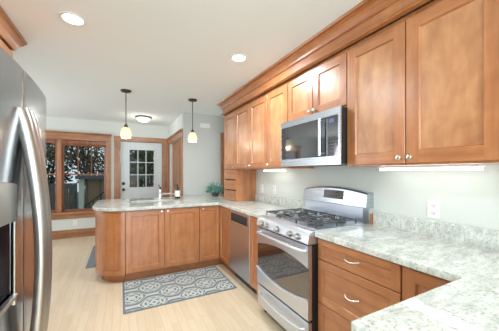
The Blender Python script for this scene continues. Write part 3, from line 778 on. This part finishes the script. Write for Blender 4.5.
od = mb.build('oven_door', 'steelH', g)
mb = MB(); mb.grid([[(XR + .006, ys[k], zb[k] + .003) for k in range(n + 1)], [(XR + .006, ys[k], zt[k] - .003) for k in range(n + 1)]])
mb.grid([[(XR + .0079, ys[k], zb[k] + .003) for k in range(n + 1)], [(XR + .0079, ys[k], zt[k] - .003) for k in range(n + 1)]])
mb.build('oven_window', 'ovenglass', od)
mb = MB(); mb.tube([(XR - .006, ys[k], zb[k] - .002) for k in range(n + 1)], 0.007, 8, flat=0.9); mb.build('window_rim', 'steelbright', od, smooth=60)
path = [(XR + .002, 1.39, 0.772), (XR - .03, 1.40, 0.776)] + [(XR - .045 - .012 * math.sin(PI * k / 10), 1.42 + .59 * k / 10, 0.778 + .006 * math.sin(PI * k / 10)) for k in range(11)] + [(XR - .03, 2.03, 0.776), (XR + .002, 2.04, 0.772)]
MB().tube(path, 0.0125, 12).build('oven_handle', 'steelbright', od, smooth=50)
dr = MB().box(XR + .002, 1.205, ya, yb, 0.075, 0.268).build('warming_drawer', 'steelH', g, bevel=0.004)
path = [(XR + .004, 1.40, 0.212), (XR - .02, 1.415, 0.207)] + [(XR - .028 - .008 * math.sin(PI * k / 10), 1.43 + .55 * k / 10, 0.205 - .010 * math.sin(PI * k / 10)) for k in range(11)] + [(XR - .02, 1.995, 0.207), (XR + .004, 2.01, 0.212)]
MB().tube(path, 0.0095, 10).build('drawer_handle', 'steelbright', dr, smooth=50)
# cooktop
ct = MB().box(1.245, 1.756, RY0, RY1, 0.896, 0.921).build('cooktop', 'steelbright', g, bevel=0.006)
for bx, by, br in ((1.36, 1.50, .045), (1.36, 1.93, .055), (1.60, 1.50, .05), (1.60, 1.93, .04), (1.48, 1.715, .045)):
    MB().lathe((bx, by, 0.921), [(0, 0), (br + .02, 0), (br + .016, 0.005), (br, 0.008), (br, 0.016), (br * .8, 0.021), (0, 0.022)], seg=20).build('burner', 'iron', g, smooth=40)
for k in range(3):
    y0 = RY0 + .035 + k * .231; y1 = y0 + .224; mb = MB(); z = 0.952; t = .0058
    for a, b_ in (((1.27, y0, z), (1.69, y0, z)), ((1.27, y1, z), (1.69, y1, z)), ((1.27, y0, z), (1.27, y1, z)), ((1.69, y0, z), (1.69, y1, z)), ((1.48, y0, z), (1.48, y1, z))):
        mb.tube([a, b_], t, 6)
    for xx in (1.36, 1.60):
        ym = (y0 + y1) / 2
        for ang in range(0, 360, 45 if k != 1 else 90):
            c_, s_ = math.cos(math.radians(ang)), math.sin(math.radians(ang))
            L = min(.085 / max(abs(c_), .01), .108 / max(abs(s_), .01), .11)
            mb.tube([(xx + c_ * .03, ym + s_ * .03, z + .004), (xx + c_ * L, ym + s_ * L, z)], t * .9, 6)
    for xx in (1.27, 1.48, 1.69):
        for yy in (y0, y1): mb.tube([(xx, yy, 0.921), (xx, yy, z + .003)], t * 1.1, 6)
    mb.build('grate', 'iron', g, smooth=50)
# backguard
MB().box(1.757, 1.828, RY0 + .02, RY1 - .01, 0.90, 1.055).build('back_riser', 'steelH', g)
nn = 20
mb = MB(); rows = []
prof = [(1.70, 1.045), (1.688, 1.05), (1.70, 1.12), (1.725, None), (1.79, None), (1.79, 1.045)]
for k in range(nn + 1):
    t = k / nn; y = 1.332 + (RY1 - 1.332) * t; zt_ = 1.165 + .035 * (1 - (2 * t - 1) ** 2)
    rows.append([(1.742, y, 1.045), (1.732, y, 1.052), (1.750, y, zt_ - .012), (1.762, y, zt_), (1.828, y, zt_), (1.828, y, 1.045)])
i0 = mb.grid(rows, 0, True)
mb.face(rows[0]); mb.face(rows[-1])
bgd = mb.build('backguard', 'steelmw', g, smooth=35)
mb = MB(); P = lambda y, z: (1.732 + (z - 1.052) / (1.17 - 1.052) * .018 - .003, y, z)
mb.face([P(1.565, 1.095), P(1.80, 1.095), P(1.80, 1.17), P(1.565, 1.17)]); f2 = lambda y, z: (P(y, z)[0] + .0045, y, z)
for A, B in (((1.565, 1.095), (1.80, 1.095)), ((1.80, 1.095), (1.80, 1.17)), ((1.80, 1.17), (1.565, 1.17)), ((1.565, 1.17), (1.565, 1.095))): mb.face([P(*A), P(*B), f2(*B), f2(*A)])
dp = mb.build('control_display', 'ovenglass', bgd)
mb = MB()
for r in range(2):
    for c_ in range(8):
        y = 1.59 + c_ * .025; z = 1.107 + r * .024; q = P(y, z); mb.box(q[0] - .0015, q[0] + .001, y, y + .012, z, z + .010)
mb.build('buttons', 'button', dp)

# ------------------------------------------------------------------ over-the-range microwave
MY0, MY1, MZ0, MZ1, XM = 1.303, 2.027, 1.390, 1.812, 1.40
g = thing('microwave', 'stainless over-the-range microwave with dark reflective door', 'microwave', (1.6, 1.67, 1.40))
MB().box(1.412, 1.825, MY0, MY1, MZ0 + .012, MZ1).build('case', 'blackplastic', g, bevel=0.003)
MY0 = 1.283
# door frame and control side in one steel front
mb = MB()
gz0, gz1 = 1.455, 1.757; gy0, gy1 = 1.306, 2.018
mb.box(XM, 1.411, MY0, MY1, MZ0, gz0); mb.box(XM, 1.411, MY0, MY1, gz1, MZ1); mb.box(XM, 1.411, MY0, gy0, gz0, gz1); mb.box(XM, 1.411, gy1, MY1, gz0, gz1)
fr = mb.build('front_frame', 'steelmw', g)
mb = MB(); mb.box(XM + .004, 1.411, 1.436, gy1, gz0, gz1)
dg_ = mb.build('door_glass', 'blackglass', g)
MB().box(XM + .003, XM + .004, 1.955, gy1 - .002, gz0 + .002, gz1 - .002).build('dark_margin', 'blackplastic', dg_)
mb = MB(); mb.box(XM + .003, 1.411, gy0, 1.434, gz0, gz1); cp = mb.build('control_panel', 'blackglass', g)
MB().box(XM + .001, XM + .003, 1.345, 1.395, 1.705, 1.735).build('lit_screen', 'display', cp)
mb = MB()
for r in range(8):
    for c_ in range(4): mb.box(XM + .0015, XM + .003, 1.325 + c_ * .024, 1.335 + c_ * .024, 1.49 + r * .024, 1.497 + r * .024)
mb.build('buttons', 'button', cp)
mb = MB(); mb.tube([(XM - .032, 1.462, 1.752), (XM - .032, 1.462, 1.462)], 0.0115, 14)
for zz in (1.735, 1.48): mb.tube([(XM + .004, 1.462, zz), (XM - .032, 1.462, zz)], 0.008, 10)
mb.build('door_handle', 'steelbright', g, smooth=45)
mb = MB(); mb.box(1.47, 1.80, MY0 + .04, MY1 - .04, MZ0 + .004, MZ0 + .012); mb.build('vent_filter', 'darkgrey', g)

# ------------------------------------------------------------------ wall cabinets
XU, XUB = 1.48, 1.501
UZ0, UZ1 = 1.375, 2.258
def upper(label, y0, y1, doors, z0=UZ0, name='wall_cabinet', knobs=(), st=0.066):
    g = thing(name, label, 'cabinet', (1.66, (y0 + y1) / 2, z0), 'cherry wall cabinets')
    MB().box(XUB, 1.827, y0 + .001, y1 - .001, z0, UZ1).build('body', 'woodV', g)
    for (a, b_), kn in zip(doors, knobs):
        d = MB().shaker((XU, b_ - .003, z0 + .012), (0, -1, 0), (0, 0, 1), (-1, 0, 0), b_ - a - .006, 2.222 - z0 - .012, st, pm=2).build('door', ['woodV', 'woodH', 'woodGlare'], g)
        if kn is not None: knob(d, (XU, kn, z0 + .045), (-1, 0, 0))
    return g
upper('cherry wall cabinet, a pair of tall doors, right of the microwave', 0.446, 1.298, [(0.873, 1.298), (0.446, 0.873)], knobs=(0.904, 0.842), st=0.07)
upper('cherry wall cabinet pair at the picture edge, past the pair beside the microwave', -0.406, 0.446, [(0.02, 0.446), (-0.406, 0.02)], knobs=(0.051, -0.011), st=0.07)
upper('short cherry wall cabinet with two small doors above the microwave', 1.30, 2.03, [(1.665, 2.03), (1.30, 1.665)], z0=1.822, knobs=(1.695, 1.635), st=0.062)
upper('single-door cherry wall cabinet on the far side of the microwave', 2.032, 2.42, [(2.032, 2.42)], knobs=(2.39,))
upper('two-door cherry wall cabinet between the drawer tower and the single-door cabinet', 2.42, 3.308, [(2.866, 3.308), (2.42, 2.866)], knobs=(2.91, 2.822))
g = thing('tower_cabinet', 'cherry tower cabinet standing on the worktop, tall door above three small drawers', 'cabinet', (1.66, 3.52, 0.914), 'cherry wall cabinets')
mb = MB(); mb.box(XUB, 1.827, 3.31, 3.330, 0.916, UZ1); mb.box(XUB, 1.827, 3.722, 3.74, 0.916, UZ1); mb.box(XUB, 1.827, 3.330, 3.722, 1.376, UZ1); mb.box(1.58, 1.827, 3.330, 3.722, 0.916, 1.376)
mb.build('body', 'woodV', g)
d = MB().shaker((XU, 3.738, 1.387), (0, -1, 0), (0, 0, 1), (-1, 0, 0), 0.426, 2.222 - 1.387, 0.066, pm=2).build('door', ['woodV', 'woodH', 'woodGlare'], g)
knob(d, (XU, 3.345, 1.42), (-1, 0, 0))
for k in range(3):
    za = 0.920 + k * .156
    MB().shaker((XU, 3.738, za), (0, -1, 0), (0, 0, 1), (-1, 0, 0), 0.426, 0.140, 0.045, flip=True).build('drawer', ['woodV', 'woodH'], g)
# frieze and crown along the whole run
def crown_run(name, prof, y0, y1, sgn=1, xback=XW - .001, face=XU, ret=True):
    """profile (outward offset, z) swept along y with a mitred return at y1"""
    mb = MB()
    rows = []
    rows.append([(face - sgn * o_, y0, z) for o_, z in prof])
    rows.append([(face - sgn * o_, y1 + o_, z) for o_, z in prof])
    rows.append([(xback, y1 + o_, z) for o_, z in prof])
    mb.grid(rows)
    mb.face([(face - sgn * o_, y0, z) for o_, z in prof] + [(xback, y0, prof[-1][1]), (xback, y0, prof[0][1])])
    return structure(mb.build(name, ['woodH']))
PROF = [(0.0, 2.256), (0.036, 2.260), (0.040, 2.266), (0.036, 2.274), (0.016, 2.279), (0.016, 2.350), (0.028, 2.353), (0.034, 2.358), (0.026, 2.362), (0.030, 2.375), (0.040, 2.391), (0.056, 2.404), (0.072, 2.409), (0.066, 2.414), (0.066, 2.420), (0.088, 2.424), (0.093, 2.437), (0.093, 2.4395)]
crown_run('trim_2', PROF, -0.45, 3.745)

# ------------------------------------------------------------------ under-cabinet lights
def strip(label, y0, y1, x=1.70):
    g = thing('under_cabinet_light', label, 'light', (x, (y0 + y1) / 2, 1.345), 'under-cabinet lights')
    MB().box(x - .045, x + .045, y0, y1, 1.362, 1.3745).build('housing', 'plastic', g, bevel=0.002)
    MB().box(x - .035, x + .035, y0 + .01, y1 - .01, 1.345, 1.3615).build('diffuser', 'strip', g, bevel=0.003)
strip('long lit strip light under the big pair of wall cabinets', 0.60, 1.175)
strip('lit strip light under the far wall cabinets, nearer the drawer tower', 2.40, 2.82)

# outlets and vent
def outlet(label, x, y, z, axis):
    g = thing('wall_outlet', label, 'outlet', (x, y, z), 'electrical outlets')
    def B(a0, a1, z0, z1, d0, d1):
        return (x - d1, x - d0, y + a0, y + a1, z + z0, z + z1) if axis == 'x' else (x + a0, x + a1, y - d1, y - d0, z + z0, z + z1)
    MB().box(*B(-.036, .036, -.058, .058, 0.0005, .006)).build('plate', 'plastic', g, bevel=0.002)
    for dz in (-.026, .022):
        s = MB().box(*B(-.017, .017, dz - .014, dz + .014, .006, .008)).build('socket', 'white', g, bevel=0.001)
        mb = MB(); mb.box(*B(-.008, -.005, dz - .004, dz + .007, .008, .0085)); mb.box(*B(.005, .008, dz - .004, dz + .007, .008, .0085)); mb.box(*B(-.002, .002, dz - .010, dz - .006, .008, .0085)); mb.build('slots', 'slot', s)
outlet('white outlet over the splashback to the right of the range', XW, 0.895, 1.09, 'x')
outlet('white outlet over the far splashback, next to the drawer tower', XW, 3.13, 1.10, 'x')
outlet('white outlet over the far splashback, second from the drawer tower', XW, 2.80, 1.10, 'x')
outlet('white outlet low on the far wall under the window stool', -0.83, YB, 0.30, 'y')
g = thing('wall_vent', 'small white slotted vent high on the grey facing wall', 'vent', (1.44, YF, 2.23))
MB().box(1.34, 1.54, YF - .010, YF - .0005, 2.185, 2.272).build('vent_frame', 'plastic', g, bevel=0.003)
mb = MB()
for k in range(5): mb.box(1.352, 1.528, YF - .014, YF - .0102, 2.196 + k * .014, 2.203 + k * .014)
mb.build('louvres', 'white', g)

# ------------------------------------------------------------------ lamps
def pendant(label, x, y):
    g = thing('pendant_lamp', label, 'lamp', (x, y, CEIL), 'pendants over the peninsula')
    MB().lathe((x, y, CEIL - .0005), [(0, -.028), (0.02, -.028), (0.06, -.018), (0.068, -.006), (0.068, 0)], seg=28).build('canopy', 'bronze', g, smooth=40)
    MB().tube([(x, y, CEIL - .026), (x, y, 1.985)], 0.0055, 8).build('rod', 'bronze', g, smooth=50)
    MB().lathe((x, y, 1.945), [(0.024, 0), (0.024, 0.022), (0.012, 0.032), (0.012, 0.045), (0, 0.046)], seg=18).build('socket_cap', 'bronze', g, smooth=40)
    MB().lathe((x, y, 1.80), [(0.060, 0.0), (0.069, 0.02), (0.071, 0.05), (0.064, 0.09), (0.049, 0.122), (0.026, 0.143), (0.022, 0.143), (0.045, 0.12), (0.059, 0.09), (0.066, 0.05), (0.064, 0.02), (0.056, 0.003)], seg=28).build('lamp_shade', 'shade', g, smooth=60)
    l = bpy.data.lights.new('bulb', 'POINT'); l.energy = 3.0; l.color = (1, .88, .7); l.shadow_soft_size = .03
    o = bpy.data.objects.new('bulb', l); COL.objects.link(o); o.parent = g; o.location = (0, 0, 1.79 - CEIL)
pendant('frosted glass pendant on a dark rod nearer the white door', 0.068, 3.75)
pendant('frosted glass pendant on a dark rod before the grey facing wall', 0.974, 3.755)
def can(label, x, y):
    g = thing('recessed_light', label, 'light', (x, y, CEIL), 'recessed ceiling lights')
    MB().lathe((x, y, CEIL), [(0.063, -.004), (0.088, -.006), (0.090, -.001), (0.064, -.001), (0.063, -.004)], seg=36).build('trim_ring', 'white', g, smooth=50)
    MB().lathe((x, y, CEIL), [(0, -.003), (0.062, -.003), (0.062, -.001), (0, -.001)], seg=32).build('lens', 'lens', g)
    l = bpy.data.lights.new('lamp', 'AREA'); l.shape = 'DISK'; l.size = .14; l.energy = CAN_POWER; l.color = (.87, .95, 1.0)
    o = bpy.data.objects.new('lamp', l); COL.objects.link(o); o.parent = g; o.location = (0, 0, -.02)
can('lit recessed ceiling light above the fridge aisle', -0.303, 2.183)
can('lit recessed ceiling light close to the crown moulding of the wall cabinets', 1.019, 2.185)
can('added unseen recessed light behind the camera beyond the near worktop', 0.95, -1.6)  # this can and the next are added out of view to brighten the room
can('added unseen recessed light behind the camera position', -0.35, -1.2)
g = thing('flush_ceiling_light', 'frosted bowl ceiling light with bronze ring in front of the white door', 'light', (0.41, 5.37, CEIL))
MB().lathe((0.41, 5.37, CEIL - .0005), [(0, 0), (0.135, 0), (0.150, -.012), (0.150, -.022), (0.135, -.026), (0, -.026)], seg=32).build('ring', 'bronze', g, smooth=40)
MB().lathe((0.41, 5.37, CEIL - .027), [(0.128, 0), (0.118, -.03), (0.092, -.055), (0.05, -.07), (0, -.075)], seg=32).build('bowl', 'bowl', g, smooth=60)
l = bpy.data.lights.new('flush_bulb', 'POINT'); l.energy = 4; l.color = (1, .97, .92); l.shadow_soft_size = .1
o = bpy.data.objects.new('flush_bulb', l); COL.objects.link(o); o.parent = g; o.location = (0, 0, -.22)

# ------------------------------------------------------------------ fridge
FY0, FYS, FY1 = 0.985, 1.43, 1.955
FZ0, FZ1 = 0.09, 1.785
def fx(y):      # bowed front
    t = (y - FYS) / 0.5
    return -0.378 - 0.024 * t * t
g = thing('refrigerator', 'tall stainless side-by-side refrigerator with water dispenser and bowed doors', 'refrigerator', (-0.8, 1.45, 0))
MB().box(-1.22, -0.50, FY0 + .01, FY1 - .01, 0.03, FZ1 - .02).build('case', 'darkgrey', g, bevel=0.006)
MB().box(-0.50, -0.47, FY0 + .02, FY1 - .02, 0.015, 0.085).build('kick_grille', 'blackplastic', g)
def fdoor(y0, y1, r0, r1):
    prof = [(-0.495, y0)]
    if r0: prof += [(fx(y0) - r0 * (1 - math.sin(a)), y0 + r0 * (1 - math.cos(a))) for a in [PI / 2 * k / 6 for k in range(7)]]
    else: prof += [(fx(y0), y0)]
    a_, b_ = y0 + r0, y1 - r1
    prof += [(fx(a_ + (b_ - a_) * k / 14), a_ + (b_ - a_) * k / 14) for k in range(1, 14)]
    if r1: prof += [(fx(y1) - r1 * (1 - math.cos(a)), y1 - r1 * (1 - math.sin(a))) for a in [PI / 2 * k / 6 for k in range(7)]]
    else: prof += [(fx(y1), y1)]
    prof += [(-0.495, y1)]
    mb = MB(); mb.prism(prof, FZ0, FZ1); return mb
dl = fdoor(FY0, FYS - .004, 0.02, 0.006).build('freezer_door', 'steelV', g, smooth=30)
DY0, DY1 = 1.045, 1.315
cut_local(dl, g, (-0.44, -0.30, DY0, DY1, 0.85, 1.14))
dl.data.polygons.foreach_set('use_smooth', [True] * len(dl.data.polygons)); dl.data.set_sharp_from_angle(angle=math.radians(30))
drt = fdoor(FYS + .004, FY1, 0.006, 0.02).build('fridge_door', 'steelV', g, smooth=30)
# dispenser
mb = MB(); xb = -0.4395
mb.box(xb, xb + .004, DY0, DY1, 0.85, 1.14); mb.box(xb + .004, -0.388, DY0, DY0 + .004, 0.85, 1.14); mb.box(xb + .004, -0.388, DY1 - .004, DY1, 0.85, 1.14); mb.box(xb + .004, -0.388, DY0 + .004, DY1 - .004, 1.134, 1.14)
mb.build('dispenser_recess', 'soap', dl)
mb = MB()
rows = []
for k in range(9):
    y = DY0 - .02 + (DY1 + .04 - DY0) * k / 8; zt_ = 1.285 + .012 * math.sin(PI * k / 8)
    x = fx(y) + .007
    rows.append([(x - .015, y, 1.135), (x, y, 1.138), (x, y, zt_ - .006), (x - .004, y, zt_), (x - .015, y, zt_)])
mb.grid(rows); mb.face(rows[0]); mb.face(rows[-1])
mb.build('dispenser_panel', 'handlesteel', dl, smooth=40)
mb = MB()
for ya_, yb_ in ((DY0 - .02, DY0), (DY1, DY1 + .02)):
    x = fx((ya_ + yb_) / 2); mb.box(x - .01, x + .006, ya_, yb_, 0.80, 1.135)
mb.box(fx(1.2) - .012, fx(1.2) + .02, DY0, DY1, 0.835, 0.85)
mb.build('dispenser_bezel', 'nickel', dl, bevel=0.003)
MB().box(-0.43, -0.405, 1.14, 1.20, 0.97, 1.10).build('dispenser_paddle', 'blackplastic', dl, bevel=0.004)
# bowed bar handles
for yy, dd in ((FYS - .034, dl), (FYS + .034, drt)):
    path = []; rr = []
    for k in range(25):
        t = k / 24; z = 1.60 - 1.30 * t
        s_ = math.sin(PI * t) ** 0.75 if 0 < t < 1 else 0
        path.append((fx(yy) - .004 + 0.074 * s_, yy, z)); rr.append(0.025 + 0.006 * (1 - s_))
    MB().tube(path, rr, 14, up=(0, 1, 0)).build('handle', 'handlesteel', dd, smooth=60)
MB().box(-0.56, -0.41, FYS - .06, FYS + .06, FZ1 - .001, FZ1 + .02).build('hinge_cover', 'darkgrey', g, bevel=0.004)

# tall cabinet past the fridge and the bridge cabinet over it
XP = -0.78
g = thing('pantry_cabinet', 'tall cherry pantry cabinet standing past the refrigerator', 'cabinet', (-1.0, 2.33, 0))
MB().box(-1.248, XP - .021, 1.975, 2.70, 0.1, 2.33).build('body', 'woodV', g)
MB().box(-1.24, XP - .08, 1.98, 2.70, 0, 0.1).build('toe_kick', 'toe', g)
for ya_ in (1.977, 2.34):
    MB().shaker((XP, ya_, 0.115), (0, 1, 0), (0, 0, 1), (1, 0, 0), 0.358, 2.20, 0.066).build('door', ['woodV', 'woodH'], g)
g = thing('fridge_bridge_cabinet', 'cherry cabinet bridging the top of the refrigerator', 'cabinet', (-1.0, 1.45, 1.86))
MB().box(-1.248, XP - .021, 0.95, 1.97, 1.86, 2.33).build('body', 'woodV', g)
for ya_ in (0.952, 1.447):
    MB().shaker((XP, ya_, 1.872), (0, 1, 0), (0, 0, 1), (1, 0, 0), 0.49, 0.445, 0.066).build('door', ['woodV', 'woodH'], g)
mb = MB(); PR2 = [(0.0, 2.331), (0.012, 2.333), (0.016, 2.345), (0.022, 2.36), (0.034, 2.38), (0.05, 2.398), (0.058, 2.405), (0.058, 2.416), (0.07, 2.42), (0.074, 2.4395)]
rows = [[(XP + o_, 0.94, z) for o_, z in PR2], [(XP + o_, 2.70 + o_, z) for o_, z in PR2], [(-1.249, 2.70 + o_, z) for o_, z in PR2]]
mb.grid(rows); structure(mb.build('trim_3', 'woodH'))

# ------------------------------------------------------------------ rugs
RC = (0.608, 3.01)
mb = MB(); mb.box(RC[0] - .585, RC[0] + .585, RC[1] - .395, RC[1] + .36, 0.0005, 0.009)
for p in range(len(mb.v)): mb.v[p] -= Vector((RC[0], RC[1], 0))
rg = mb.build('patterned_rug', rug_mat(0, 0), bevel=0.003); rg.location = (RC[0], RC[1], 0)
tag(rg, 'blue-grey and cream trellis-patterned rug on the boards before the sink cabinet', 'rug')
tag(MB().box(-0.43, 0.55, 4.11, 5.30, 0.0005, 0.010).build('door_mat', 'mat', bevel=0.003), 'plain blue-grey mat behind the peninsula towards the white door', 'rug')
